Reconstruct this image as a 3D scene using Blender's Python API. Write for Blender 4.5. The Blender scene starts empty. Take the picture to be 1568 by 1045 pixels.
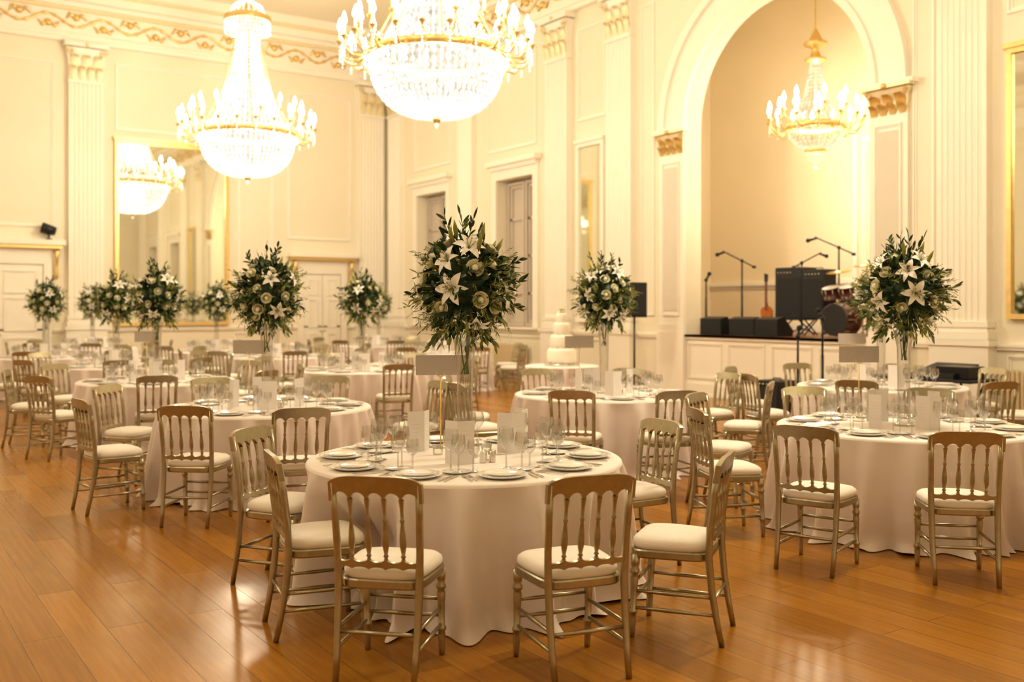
import bpy, bmesh, math, random
from mathutils import Vector, Matrix
random.seed(7)
pi=math.pi; sin=math.sin; cos=math.cos
scn=bpy.context.scene

# ------------------------------------------------------------------ materials
def new_mat(name):
    m=bpy.data.materials.new(name); m.use_nodes=True
    nt=m.node_tree; b=nt.nodes.get('Principled BSDF')
    return m,nt,b
def pmat(name,col,rough=.5,metal=0,spec=.5,var=0,vscale=6,bump=0,bscale=40,coat=0,sheen=0,emis=None,estr=0,sss=0):
    m,nt,b=new_mat(name)
    b.inputs['Base Color'].default_value=(*col,1)
    b.inputs['Roughness'].default_value=rough
    b.inputs['Metallic'].default_value=metal
    b.inputs['Specular IOR Level'].default_value=spec
    if coat: b.inputs['Coat Weight'].default_value=coat
    if sheen: b.inputs['Sheen Weight'].default_value=sheen
    if emis: 
        b.inputs['Emission Color'].default_value=(*emis,1); b.inputs['Emission Strength'].default_value=estr
    tc=nt.nodes.new('ShaderNodeTexCoord')
    if var:
        n=nt.nodes.new('ShaderNodeTexNoise'); n.inputs['Scale'].default_value=vscale; n.inputs['Detail'].default_value=3
        nt.links.new(tc.outputs['Object'],n.inputs['Vector'])
        r=nt.nodes.new('ShaderNodeMix'); r.data_type='RGBA'
        r.inputs['A'].default_value=(*[c*(1-var) for c in col],1)
        r.inputs['B'].default_value=(*[min(1,c*(1+var)) for c in col],1)
        nt.links.new(n.outputs['Fac'],r.inputs['Factor']); nt.links.new(r.outputs['Result'],b.inputs['Base Color'])
    if bump:
        n2=nt.nodes.new('ShaderNodeTexNoise'); n2.inputs['Scale'].default_value=bscale; n2.inputs['Detail'].default_value=2
        nt.links.new(tc.outputs['Object'],n2.inputs['Vector'])
        bp=nt.nodes.new('ShaderNodeBump'); bp.inputs['Strength'].default_value=bump; bp.inputs['Distance'].default_value=.01
        nt.links.new(n2.outputs['Fac'],bp.inputs['Height']); nt.links.new(bp.outputs['Normal'],b.inputs['Normal'])
    return m
WALL=pmat('cream_wall_paint',(.86,.80,.65),.55,var=.03,vscale=1.5)
TRIM=pmat('ivory_trim_paint',(.93,.885,.785),.45,var=.02,vscale=3)
NICHE=pmat('alcove_paint',(.88,.77,.57),.6,var=.04,vscale=1)
GREYP=pmat('stone_grey_paint',(.60,.53,.45),.5,var=.04)
GREYL=pmat('light_stone_paint',(.72,.66,.55),.5,var=.03)
CEIL=pmat('ceiling_plaster',(.87,.80,.65),.7,var=.03,vscale=1)
GOLD=pmat('gilding',(.82,.62,.27),.38,metal=.75,var=.15,vscale=12)
GOLDL=pmat('pale_gilding',(.86,.75,.50),.45,metal=.2,var=.12,vscale=12)
CHAIRP=pmat('champagne_silver_paint',(.45,.405,.28),.28,metal=.9,var=.2,vscale=30)
CUSH=pmat('ivory_cushion_cotton',(.90,.86,.79),.85,bump=.08,bscale=25,sheen=.2)
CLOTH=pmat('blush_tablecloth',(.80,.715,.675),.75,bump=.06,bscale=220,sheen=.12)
CLOTHT=pmat('blush_tablecloth_lit_top',(.90,.84,.80),.75,bump=.05,bscale=220)  # same cloth as the drape; light on the top put into its colour
CHINA=pmat('white_china',(.93,.90,.85),.12,coat=.6,var=.01)
CUTL=pmat('cutlery_steel',(.70,.65,.57),.18,metal=1,var=.05)
CARD=pmat('menu_card',(.84,.79,.75),.6,var=.02)
SIGNC=pmat('sign_card_shaded',(.55,.49,.43),.6,var=.02)  # white card; the shade on its back is put into the grey
INK=pmat('grey_print',(.62,.57,.54),.7,var=.02)
BLACK=pmat('black_equipment',(.012,.012,.014),.45,var=.2)
BLACKM=pmat('black_metal',(.02,.02,.022),.3,metal=.4,var=.2)
GRILLE=pmat('speaker_grille',(.02,.02,.022),.7,bump=.6,bscale=150)
LEAF1=pmat('dark_leaf',(.022,.056,.013),.45,var=.5,vscale=14)
LEAF2=pmat('olive_leaf',(.10,.15,.028),.5,var=.4,vscale=14)
LEAF3=pmat('light_sprig',(.32,.33,.08),.55,var=.3,vscale=14)
ROSE=pmat('ivory_rose_petal',(.94,.91,.70),.55,var=.04,vscale=20)
LILY=pmat('white_lily_petal',(.96,.95,.90),.5,var=.03,vscale=20)
STAM=pmat('lily_stamen',(.45,.28,.05),.6,var=.1)
CAKE=pmat('white_icing',(.93,.88,.76),.5,var=.02)
STEM=pmat('vase_stem',(.12,.20,.06),.5,var=.2)
WOODD=pmat('stage_edge_wood',(.20,.07,.025),.3,var=.25,vscale=8)
AMBER=pmat('guitar_sunburst',(.55,.16,.03),.15,var=.4,vscale=8,coat=.5)
SKIN=pmat('drum_shell',(.10,.03,.02),.25,var=.2,coat=.4)
RAD=pmat('radiator_enamel',(.72,.60,.38),.45,var=.03)
BRASSC=pmat('cymbal_brass',(.7,.5,.18),.25,metal=1,var=.1)
MIRROR=pmat('mirror_glass',(.84,.85,.76),.03,metal=1,var=.02)
CANDLE=pmat('candle_tube',(.95,.85,.62),.5,var=.02,emis=(1,.78,.45),estr=1.2)

def floor_mat():
    m,nt,b=new_mat('oak_plank_floor'); L=nt.links; N=nt.nodes
    tc=N.new('ShaderNodeTexCoord')
    br=N.new('ShaderNodeTexBrick'); br.offset=.37; br.offset_frequency=2
    br.inputs['Scale'].default_value=1; br.inputs['Brick Width'].default_value=2.3; br.inputs['Row Height'].default_value=.20
    br.inputs['Mortar Size'].default_value=.0018; br.inputs['Mortar Smooth'].default_value=.4; br.inputs['Bias'].default_value=0
    br.inputs['Color1'].default_value=(.45,.205,.015,1); br.inputs['Color2'].default_value=(.31,.13,.008,1)
    br.inputs['Mortar'].default_value=(.13,.05,.008,1)
    L.new(tc.outputs['Object'],br.inputs['Vector'])
    mp=N.new('ShaderNodeMapping'); mp.inputs['Scale'].default_value=(1.2,22,1)
    L.new(tc.outputs['Object'],mp.inputs['Vector'])
    n=N.new('ShaderNodeTexNoise'); n.inputs['Scale'].default_value=1.6; n.inputs['Detail'].default_value=5; n.inputs['Roughness'].default_value=.6
    L.new(mp.outputs['Vector'],n.inputs['Vector'])
    cr=N.new('ShaderNodeValToRGB'); cr.color_ramp.elements[0].position=.3; cr.color_ramp.elements[0].color=(.70,.62,.5,1)
    cr.color_ramp.elements[1].position=.7; cr.color_ramp.elements[1].color=(1.1,1.1,1.05,1)
    L.new(n.outputs['Fac'],cr.inputs['Fac'])
    mx=N.new('ShaderNodeMix'); mx.data_type='RGBA'; mx.blend_type='MULTIPLY'; mx.inputs['Factor'].default_value=.6
    L.new(br.outputs['Color'],mx.inputs['A']); L.new(cr.outputs['Color'],mx.inputs['B'])
    L.new(mx.outputs['Result'],b.inputs['Base Color'])
    n4=N.new('ShaderNodeTexNoise'); n4.inputs['Scale'].default_value=2.5; n4.inputs['Detail'].default_value=4
    L.new(tc.outputs['Object'],n4.inputs['Vector'])
    rr=N.new('ShaderNodeMapRange'); rr.inputs['To Min'].default_value=.18; rr.inputs['To Max'].default_value=.30
    L.new(n4.outputs['Fac'],rr.inputs['Value']); L.new(rr.outputs['Result'],b.inputs['Roughness'])
    bp=N.new('ShaderNodeBump'); bp.inputs['Strength'].default_value=.15; bp.inputs['Distance'].default_value=.003; bp.invert=True
    L.new(br.outputs['Fac'],bp.inputs['Height']); L.new(bp.outputs['Normal'],b.inputs['Normal'])
    b.inputs['Specular IOR Level'].default_value=.33; b.inputs['Specular Tint'].default_value=(1,.78,.38,1)
    return m
FLOOR=floor_mat()
def glass_mat():
    m=bpy.data.materials.new('clear_glass'); m.use_nodes=True; nt=m.node_tree; nt.nodes.clear(); N=nt.nodes; L=nt.links
    o=N.new('ShaderNodeOutputMaterial'); t=N.new('ShaderNodeBsdfTransparent'); g=N.new('ShaderNodeBsdfGlossy')
    g.inputs['Roughness'].default_value=.04; t.inputs['Color'].default_value=(.90,.90,.88,1)
    lw=N.new('ShaderNodeLayerWeight'); lw.inputs['Blend'].default_value=.42
    mr=N.new('ShaderNodeMapRange'); mr.inputs['To Min'].default_value=.08; mr.inputs['To Max'].default_value=.95
    L.new(lw.outputs['Facing'],mr.inputs['Value'])
    mx=N.new('ShaderNodeMixShader'); L.new(mr.outputs['Result'],mx.inputs[0]); L.new(t.outputs[0],mx.inputs[1]); L.new(g.outputs[0],mx.inputs[2])
    L.new(mx.outputs[0],o.inputs['Surface']); return m
GLASS=glass_mat()
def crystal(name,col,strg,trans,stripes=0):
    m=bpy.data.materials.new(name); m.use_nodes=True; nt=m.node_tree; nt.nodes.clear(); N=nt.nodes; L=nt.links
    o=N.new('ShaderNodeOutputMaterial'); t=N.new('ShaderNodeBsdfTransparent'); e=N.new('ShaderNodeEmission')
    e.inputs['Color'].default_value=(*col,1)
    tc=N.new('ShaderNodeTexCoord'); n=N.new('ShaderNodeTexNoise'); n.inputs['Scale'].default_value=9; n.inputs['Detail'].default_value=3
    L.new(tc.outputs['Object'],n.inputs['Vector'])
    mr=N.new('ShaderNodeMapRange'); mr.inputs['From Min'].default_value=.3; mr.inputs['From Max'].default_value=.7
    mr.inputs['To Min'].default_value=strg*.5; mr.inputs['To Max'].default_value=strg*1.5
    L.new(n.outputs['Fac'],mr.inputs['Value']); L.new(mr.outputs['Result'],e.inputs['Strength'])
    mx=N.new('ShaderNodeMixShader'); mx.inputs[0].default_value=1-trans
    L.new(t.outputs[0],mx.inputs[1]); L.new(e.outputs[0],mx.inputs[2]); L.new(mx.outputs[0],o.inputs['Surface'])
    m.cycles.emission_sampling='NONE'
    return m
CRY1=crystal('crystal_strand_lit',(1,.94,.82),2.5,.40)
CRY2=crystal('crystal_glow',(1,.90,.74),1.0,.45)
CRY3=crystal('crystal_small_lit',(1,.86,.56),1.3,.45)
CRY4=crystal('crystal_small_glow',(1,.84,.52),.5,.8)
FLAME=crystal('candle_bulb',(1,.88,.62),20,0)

# ------------------------------------------------------------------ mesh builder
class MB:
    def __init__(s): s.v=[];s.f=[];s.m=[];s.s=[];s.mats=[]
    def add(s,vs,fs,mat,M=None,smooth=False):
        if mat not in s.mats: s.mats.append(mat)
        k=s.mats.index(mat); n=len(s.v); flip=False
        if M is not None:
            flip=M.to_3x3().determinant()<0
            vs=[M@Vector(p) for p in vs]
        s.v.extend([tuple(p) for p in vs])
        for f in fs:
            f=[i+n for i in f]
            if flip: f.reverse()
            s.f.append(f); s.m.append(k); s.s.append(smooth)
    def box(s,x0,x1,y0,y1,z0,z1,mat,M=None):
        vs=[(x0,y0,z0),(x1,y0,z0),(x1,y1,z0),(x0,y1,z0),(x0,y0,z1),(x1,y0,z1),(x1,y1,z1),(x0,y1,z1)]
        s.add(vs,[(0,3,2,1),(4,5,6,7),(0,1,5,4),(1,2,6,5),(2,3,7,6),(3,0,4,7)],mat,M)
    def cbox(s,x0,x1,y0,y1,z0,z1,c,mat,M=None):
        def ring(a,z): 
            X0,X1,Y0,Y1=x0+a,x1-a,y0+a,y1-a
            return [(X0+c,Y0,z),(X1-c,Y0,z),(X1,Y0+c,z),(X1,Y1-c,z),(X1-c,Y1,z),(X0+c,Y1,z),(X0,Y1-c,z),(X0,Y0+c,z)]
        s.loft([ring(c,z0),ring(0,z0+c),ring(0,z1-c),ring(c,z1)],mat,M,caps=True)
    def loft(s,rings,mat,M=None,caps=False,smooth=False,closed=True):
        n=len(rings[0]); vs=[p for r in rings for p in r]; fs=[]
        for i in range(len(rings)-1):
            for j in range(n if closed else n-1):
                k=(j+1)%n; fs.append((i*n+j,i*n+k,(i+1)*n+k,(i+1)*n+j))
        if caps:
            fs.append(tuple(range(n-1,-1,-1))); b=(len(rings)-1)*n; fs.append(tuple(range(b,b+n)))
        s.add(vs,fs,mat,M,smooth)
    def lathe(s,prof,seg,mat,M=None,smooth=True,caps=False):
        rings=[[(max(r,1e-4)*cos(2*pi*j/seg),max(r,1e-4)*sin(2*pi*j/seg),z) for j in range(seg)] for r,z in prof]
        s.loft(rings,mat,M,caps,smooth)
    def tube(s,pts,rad,seg,mat,M=None,smooth=True,caps=True,flat=1):
        pts=[Vector(p) for p in pts]
        if not isinstance(rad,(list,tuple)): rad=[rad]*len(pts)
        rings=[]; prev=None
        for i,p in enumerate(pts):
            d=(pts[min(i+1,len(pts)-1)]-pts[max(i-1,0)])
            if d.length<1e-9: d=Vector((0,0,1))
            d.normalize()
            if prev is None: prev=Vector((1,0,0)) if abs(d.x)<.9 else Vector((0,1,0))
            a=(prev-d*prev.dot(d)); 
            if a.length<1e-6: a=d.orthogonal()
            a.normalize(); b=d.cross(a); prev=a
            rings.append([p+a*cos(2*pi*j/seg)*rad[i]+b*sin(2*pi*j/seg)*rad[i]*flat for j in range(seg)])
        s.loft(rings,mat,M,caps,smooth)
    def prism(s,poly,y0,y1,mat,M=None):
        n=len(poly); vs=[(x,y0,z) for x,z in poly]+[(x,y1,z) for x,z in poly]
        fs=[tuple(range(n)),tuple(range(2*n-1,n-1,-1))]+[(i,i+n,(i+1)%n+n,(i+1)%n) for i in range(n)]
        s.add(vs,fs,mat,M)
    def colstrip(s,xs,zb,zt,yf,th,mat,M=None):
        vs=[];fs=[]
        for x in xs:
            a,b=zb(x),zt(x)
            for (z,o) in ((a,-th/2),(b,-th/2),(b,th/2),(a,th/2)): vs.append((x,yf(x,z)+o,z))
        for i in range(len(xs)-1):
            for j in range(4):
                k=(j+1)%4; fs.append((i*4+j,i*4+k,(i+1)*4+k,(i+1)*4+j))
        b=(len(xs)-1)*4; fs+= [(0,1,2,3),(b+3,b+2,b+1,b)]
        s.add(vs,fs,mat,M)
    def sphere(s,c,r,mat,seg=10,rings=6,M=None,sz=1):
        prof=[(r*sin(pi*i/rings),-r*sz*cos(pi*i/rings)) for i in range(rings+1)]
        T=Matrix.Translation(c); s.lathe(prof,seg,mat,(M@T) if M is not None else T)
    def octa(s,c,r,h,mat):
        x,y,z=c
        s.add([(x+r,y,z),(x,y+r,z),(x-r,y,z),(x,y-r,z),(x,y,z+h),(x,y,z-h)],
              [(0,1,4),(1,2,4),(2,3,4),(3,0,4),(1,0,5),(2,1,5),(3,2,5),(0,3,5)],mat)
    def mesh(s,name):
        me=bpy.data.meshes.new(name); me.from_pydata(s.v,[],s.f)
        for m in s.mats: me.materials.append(m)
        me.polygons.foreach_set('material_index',s.m); me.polygons.foreach_set('use_smooth',s.s); me.update()
        return me
    def obj(s,name,loc=(0,0,0),rz=0): return place(s.mesh(name),name,loc,rz)
def place(me,name,loc=(0,0,0),rz=0,parent=None):
    o=bpy.data.objects.new(name,me); scn.collection.objects.link(o); o.location=loc; o.rotation_euler=(0,0,rz)
    if parent: o.parent=parent
    return o
def TR(x,y,z,rz=0,rx=0,ry=0): return Matrix.Translation((x,y,z))@Matrix.Rotation(rz,4,'Z')@Matrix.Rotation(ry,4,'Y')@Matrix.Rotation(rx,4,'X')

# ------------------------------------------------------------------ room frame
RC=Vector((-3.61,29.1,0)); RA=-math.atan2(.8275,.5614)
L_=28.74; W_=22.0; H_=9.5
def room(mb,name): return mb.obj(name,RC,RA)
def rw(t,r,z=0):   # room coordinates -> survey coordinates
    return RC+Matrix.Rotation(RA,3,'Z')@Vector((t,-r,z))
MR=Matrix(((1,0,0,0),(0,-1,0,0),(0,0,1,0),(0,0,0,1)))            # right wall (u=t, v=into room)
ML=Matrix(((0,1,0,0),(-1,0,0,0),(0,0,1,0),(0,0,0,1)))            # left wall (u=r)
MBK=Matrix(((0,-1,0,L_),(-1,0,0,0),(0,0,1,0),(0,0,0,1)))         # wall behind camera
MF=Matrix(((1,0,0,0),(0,1,0,-W_),(0,0,1,0),(0,0,0,1)))           # far side wall

mb=MB(); mb.box(-.3,L_+.3,-W_-.3,.3,-.1,0,FLOOR); room(mb,'floor')
mb=MB(); mb.box(-.3,L_+.3,-W_-.3,.5,H_,H_+.2,CEIL); room(mb,'ceiling')
mb=MB()
for (R,w,h) in ((9.6,.28,.16),(8.7,.12,.10),(5.5,.2,.14)):
    seg=96; rings=[]
    for (r,z) in ((R-w,H_-.001),(R-w,H_-h*.6),(R-w*.3,H_-h),(R+w*.3,H_-h),(R+w,H_-h*.5),(R+w,H_-.001)):
        rings.append([(r*cos(2*pi*j/seg)+14.37,-11+r*sin(2*pi*j/seg),z) for j in range(seg)])
    mb.loft(rings,TRIM)
room(mb,'trim_ceiling_ring')

WT=.4
AC=14.37; AR=2.06; AS=5.08; SZ=1.15
wins=[(1.78,3.39),(5.81,7.35),(21.39,22.93),(25.35,26.96)]; WZ0,WZ1=1.17,4.75
mb=MB()
cuts=sorted([0,L_]+[c for w in wins for c in w]+[AC-AR,AC+AR])
for a,b in zip(cuts[:-1],cuts[1:]):
    mid=(a+b)/2
    if any(w[0]<mid<w[1] for w in wins):
        mb.box(a,b,-WT,0,0,WZ0,WALL,MR); mb.box(a,b,-WT,0,WZ1,H_,WALL,MR)
    elif abs(mid-AC)<AR:
        mb.box(a,b,-WT,0,0,SZ-.04,TRIM,MR)
        n=40; xs=[AC-AR*cos(pi*i/n) for i in range(n+1)]
        mb.colstrip(xs,lambda x:AS+math.sqrt(max(0,AR*AR-(x-AC)**2)),lambda x:H_,lambda x,z:-WT/2,WT,WALL,MR)
    else: mb.box(a,b,-WT,0,0,H_,WALL,MR)
room(mb,'wall_right')
mb=MB(); mb.box(0,W_,-.3,0,0,H_,WALL,ML); room(mb,'wall_left')
mb=MB(); mb.box(0,W_,-.3,0,0,H_,WALL,MBK); room(mb,'wall_back')
mb=MB(); mb.box(0,L_,-.3,0,0,H_,WALL,MF); room(mb,'wall_front')
# stage alcove
D=3.0
mb=MB()
mb.box(9.6,17.6,WT+D,WT+D+.2,SZ,8.6,NICHE); mb.box(9.4,9.6,WT+.0,WT+D+.2,SZ,8.6,NICHE); mb.box(17.6,17.8,WT,WT+D+.2,SZ,8.6,NICHE)
mb.box(9.4,17.8,WT,WT+D+.2,8.6,8.8,NICHE)
room(mb,'wall_stage_alcove')
mb=MB(); mb.box(9.6,17.6,WT,WT+D,SZ-.12,SZ,WOODD); mb.box(AC-AR,AC+AR,-.07,WT,SZ-.04,SZ,WOODD)
room(mb,'stage_platform')
mb=MB()
mb.box(9.6,13.6,WT+D-.05,WT+D,2.14,2.22,TRIM); mb.box(9.6,13.6,WT+D-.025,WT+D,2.06,2.14,GREYP)
mb.box(9.6,17.6,WT+D-.04,WT+D,SZ,SZ+.2,TRIM)
def frame(mb,u0,u1,z0,z1,M,w=.07,d=.035,mat=TRIM,v=0):
    for (k,dd) in ((0,d),(w*.55,d*.5)):
        a=k; ww=w*.5
        mb.box(u0+a,u1-a,v,v+dd,z0+a,z0+a+ww,mat,M); mb.box(u0+a,u1-a,v,v+dd,z1-a-ww,z1-a,mat,M)
        mb.box(u0+a,u0+a+ww,v,v+dd,z0+a+ww,z1-a-ww,mat,M); mb.box(u1-a-ww,u1-a,v,v+dd,z0+a+ww,z1-a-ww,mat,M)
MNB=Matrix(((1,0,0,0),(0,-1,0,WT+D),(0,0,1,0),(0,0,0,1)))
frame(mb,13.75,14.8,2.5,5.0,MNB); mb.box(13.55,13.65,0,.06,SZ,5.3,TRIM,MNB)
room(mb,'trim_stage_alcove')

def run(mb,u0,u1,M,gap=[]):
    mb.box(u0,u1,0,.16,8.12,8.22,TRIM,M); mb.box(u0,u1,0,.20,8.22,8.30,TRIM,M)
    mb.box(u0,u1,0,.14,8.30,8.86,TRIM,M)
    mb.box(u0,u1,0,.24,8.86,8.93,GOLDL,M)
    mb.box(u0,u1,0,.34,8.93,9.03,TRIM,M); mb.box(u0,u1,0,.52,9.03,9.22,TRIM,M); mb.box(u0,u1,0,.60,9.22,9.28,GOLDL,M); mb.box(u0,u1,0,.72,9.28,H_,TRIM,M)
def low(mb,u0,u1,M):
    mb.box(u0,u1,0,.03,0,.24,TRIM,M); mb.box(u0,u1,0,.045,.0,.05,TRIM,M)
    mb.box(u0,u1,0,.05,1.07,1.11,TRIM,M); mb.box(u0,u1,0,.07,1.11,1.15,TRIM,M)
def swags(mb,u0,u1,M,z=8.60):
    x=u0+.1; pts=[]; k=0
    while x<u1-.1:
        pts.append((x,.165,z+.13*sin((x-u0)*2*pi/1.25))); x+=.07
    mb.tube(pts,[.022+.022*(i%3==0) for i in range(len(pts))],6,GOLD,M)
    x=u0+.3
    while x<u1-.3:
        s_=1 if k%2 else -1
        mb.sphere((x+.01,.17,z+s_*.10),.085,GOLD,8,5,M)
        for q in (-1,1): mb.tube([(x,.17,z+s_*.1),(x+q*.14,.18,z+s_*.17),(x+q*.24,.17,z+s_*.05)],[.02,.05,.008],6,GOLD,M)
        x+=.625; k+=1
for nm,M,u0,u1 in (('right',MR,0,L_),('left',ML,0,W_),('back',MBK,0,W_),('front',MF,0,L_)):
    mb=MB(); run(mb,u0,u1,M); 
    if nm in('right','left'): swags(mb,u0+.1,u1,M)
    room(mb,'trim_cornice_'+nm)
    mb=MB()
    low(mb,u0,u1,M)
    room(mb,'baseboard_'+nm)

def pilaster(mb,u0,u1,M,z0=0,z1=7.2,d=.16):
    w=u1-u0
    mb.box(u0-.07,u1+.07,0,d+.08,z0,1.2,TRIM,M)
    mb.box(u0-.10,u1+.10,0,d+.11,1.12,1.2,TRIM,M)
    for k,(e,h0,h1) in enumerate(((.05,1.2,1.32),(.02,1.32,1.38),(.04,1.38,1.46))): mb.box(u0-e,u1+e,0,d+e,h0,h1,TRIM,M)
    n=7; prof=[(u0,0),(u0,d)]; m=.06; fw=(w-2*m)/n
    for i in range(n):
        a=u0+m+i*fw; g=fw*.16
        for k in range(6):
            x=a+g+(fw-2*g)*k/5; prof.append((x,d-.028*sin(pi*k/5)))
    prof+= [(u1,d),(u1,0)]
    mb.loft([[(x,v,1.46) for x,v in prof],[(x,v,z1-.06) for x,v in prof]],TRIM,M,closed=False)
    mb.box(u0-.02,u1+.02,0,d+.03,z1-.08,z1,TRIM,M)
    capital(mb,u0,u1,M,z1,8.12,d)
def capital(mb,u0,u1,M,z0,z1,d,mat=None,mat2=None):
    mat=mat or TRIM; mat2=mat2 or GOLDL
    w=u1-u0; h=z1-z0; c=(u0+u1)/2
    rings=[]
    for (q,e) in ((0,0),(.3,.0),(.6,.02),(.85,.07)):
        z=z0+q*h; rings.append([(u0-e,0,z),(u0-e,d+e,z),(u1+e,d+e,z),(u1+e,0,z)])
    mb.loft(rings,mat,M)
    mb.box(u0-.11,u1+.11,0,d+.12,z0+h*.87,z1,mat,M)
    for row,(zb,zt,nn) in enumerate(((z0,z0+h*.36,4),(z0+h*.3,z0+h*.66,3))):
        for i in range(nn):
            x=u0+w*(i+.5)/nn; lw=w/nn*.44
            rings=[]
            for (q,o,s) in ((0,.015,.8),(.4,.03,1),(.75,.06,.9),(.97,.12,.6),(.9,.15,.35)):
                z=zb+(zt-zb)*q
                rings.append([(x-lw*s,d+o-.012,z),(x,d+o+.012,z),(x+lw*s,d+o-.012,z)])
            mb.loft(rings,mat2,M,closed=False,smooth=True)
    for sx,ux in ((-1,u0),(1,u1)):
        pts=[]
        for k in range(15):
            a=k/14*3.2*pi; rr=.10*(1-k/16)*h*1.1
            pts.append((ux-sx*.02+sx*rr*cos(a),d+.07,z0+h*.74+rr*sin(a)))
        mb.tube(pts,.018*h*1.2,5,mat2,M)
    mb.sphere((c,d+.12,z0+h*.93),.05,mat2,8,5,M)
pr=[(.25,1.0),(4.15,4.85),(7.98,8.78),(10.12,10.90),(17.62,18.38),(19.95,20.75),(23.9,24.6),(27.7,28.45)]
for u in pr:
    mb=MB(); pilaster(mb,*u,MR); room(mb,'pilaster')
for u in ((.22,1.0),(7.9,8.7),(14.0,14.8),(20.9,21.6)):
    mb=MB(); pilaster(mb,*u,ML); room(mb,'pilaster')
for u in ((3,3.8),(9,9.8),(13,13.8),(18.5,19.3)):
    mb=MB(); pilaster(mb,*u,MBK); room(mb,'pilaster')
for u in ((4,4.8),(10,10.8),(18,18.8),(24,24.8)):
    mb=MB(); pilaster(mb,*u,MF); room(mb,'pilaster')

mb=MB()
for (a,b) in ((1.25,3.95),(5.05,7.8)): 
    frame(mb,a+.35,b-.35,5.45,7.7,MR); 
for (a,b) in ((20.95,23.7),(24.8,27.5)): frame(mb,a+.35,b-.35,5.45,7.7,MR)
frame(mb,9.0,9.95,5.7,7.7,MR); frame(mb,18.6,19.75,5.7,7.7,MR)
frame(mb,11.05,11.45,1.5,7.7,MR,w=.05); frame(mb,17.15,17.5,1.5,7.7,MR,w=.05)
for (a,b) in ((1.3,3.9),(5.1,7.7),(8.95,9.95),(18.6,19.8),(21,23.6),(24.8,27.4)): frame(mb,a,b,.33,1.0,MR,w=.05)
for i in range(4): 
    a=AC-AR+.08+i*1.01; frame(mb,a,a+.86,.33,1.0,MR,w=.05,d=.025)
for a,b in wins:
    mb.box(a-.28,b+.28,0,.20,5.08,5.2,TRIM,MR); mb.box(a-.2,b+.2,0,.12,4.98,5.08,TRIM,MR)
    for x0,x1 in ((a-.2,a),(b,b+.2)): mb.box(x0,x1,0,.06,1.17,4.98,TRIM,MR)
    mb.box(a,b,0,.06,4.75,4.98,TRIM,MR); mb.box(a-.22,b+.22,0,.14,1.15,1.21,TRIM,MR)
room(mb,'trim_panels_right')
mb=MB()
frame(mb,1.2,3.1,3.55,7.6,ML); frame(mb,3.5,4.5,1.4,7.6,ML); frame(mb,4.9,7.6,6.1,7.75,ML)
frame(mb,9.0,11.9,3.6,7.6,ML); frame(mb,12.3,13.7,1.4,7.6,ML); frame(mb,15.2,20.5,1.4,7.6,ML)
for (a,b) in ((3.4,4.6),(12.2,13.8),(15.2,20.5)): frame(mb,a,b,.33,1.0,ML,w=.05)
room(mb,'trim_panels_left')
mb=MB()
for (a,b) in ((4.2,8.6),(14.2,18.1)): frame(mb,a,b,1.5,7.6,MBK)
room(mb,'trim_panels_back')
mb=MB()
for (a,b) in ((.6,3.6),(5.2,9.6),(11.2,17.6),(19.2,23.6)): frame(mb,a,b,1.5,7.6,MF)
room(mb,'trim_panels_front')

for i,(a,b) in enumerate(wins):
    mb=MB(); m=(a+b)/2
    mb.box(a,b,-WT+.0,-WT+.04,WZ0,WZ1,GREYP,MR)
    frame(mb,a+.03,m-.02,WZ0+.05,WZ1-.05,MR,w=.14,d=.10,mat=GREYP,v=-WT+.04); frame(mb,m+.02,b-.03,WZ0+.05,WZ1-.05,MR,w=.14,d=.10,mat=GREYP,v=-WT+.04)
    for z in (2.0,2.9,3.8): mb.box(a+.1,b-.1,-WT+.04,-WT+.09,z-.03,z+.03,GREYP,MR)
    room(mb,'window_%d'%(i+1))
mb=MB()
n=48
def arcring(r0,r1,d,mat,dz=0):
    rings=[]
    for i in range(n+1):
        th=pi*i/n; c_,s_=cos(th),sin(th)
        rings.append([(AC-r0*c_,0,AS+r0*s_),(AC-r0*c_,d,AS+r0*s_),(AC-r1*c_,d,AS+r1*s_),(AC-r1*c_,0,AS+r1*s_)])
    mb.loft(rings,mat,MR)
arcring(AR,AR+.12,.09,TRIM); arcring(AR+.12,AR+.5,.05,TRIM); arcring(AR+.5,AR+.66,.12,TRIM)
for (a,b) in ((AC-AR-.66,AC-AR),(AC+AR,AC+AR+.66)):
    mb.box(a,b,0,.07,0,4.6,TRIM,MR); mb.box(a-.04,b+.04,0,.11,0,1.2,TRIM,MR); mb.box(a-.02,b+.02,0,.09,1.2,1.35,TRIM,MR)
    mb.box(a+.14,b-.14,.07,.085,1.6,4.35,GREYL,MR)
    frame(mb,a+.1,b-.1,1.5,4.45,MR,w=.04,d=.03,v=.07)
    capital(mb,a,b,MR,4.6,5.05,.07,mat=GOLDL,mat2=GOLD)
mb.box(AC-AR-.8,AC-AR,0,.16,5.03,5.1,TRIM,MR); mb.box(AC+AR,AC+AR+.8,0,.16,5.03,5.1,TRIM,MR)
room(mb,'trim_stage_arch')
def mirror(u0,u1,z0,z1,M,w=.12,gold=GOLD):
    mb=MB(); mb.box(u0+w,u1-w,.01,.05,z0+w,z1-w,MIRROR,M)
    mb.box(u0,u1,0,.10,z0,z0+w,gold,M); mb.box(u0,u1,0,.10,z1-w,z1,gold,M)
    mb.box(u0,u0+w,0,.10,z0+w,z1-w,gold,M); mb.box(u1-w,u1,0,.10,z0+w,z1-w,gold,M)
    mb.box(u0-.03,u1+.03,0,.14,z1,z1+.07,gold,M)
    room(mb,'wall_mirror')
mirror(4.75,7.62,1.2,5.85,ML,w=.09); mirror(9.02,9.96,1.35,5.2,MR,w=.09,gold=TRIM); mirror(18.62,19.75,1.5,5.2,MR,w=.07)
mirror(4.8,8,1.3,5.6,MBK); mirror(12.5,16.3,1.3,5.6,MF)
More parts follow.
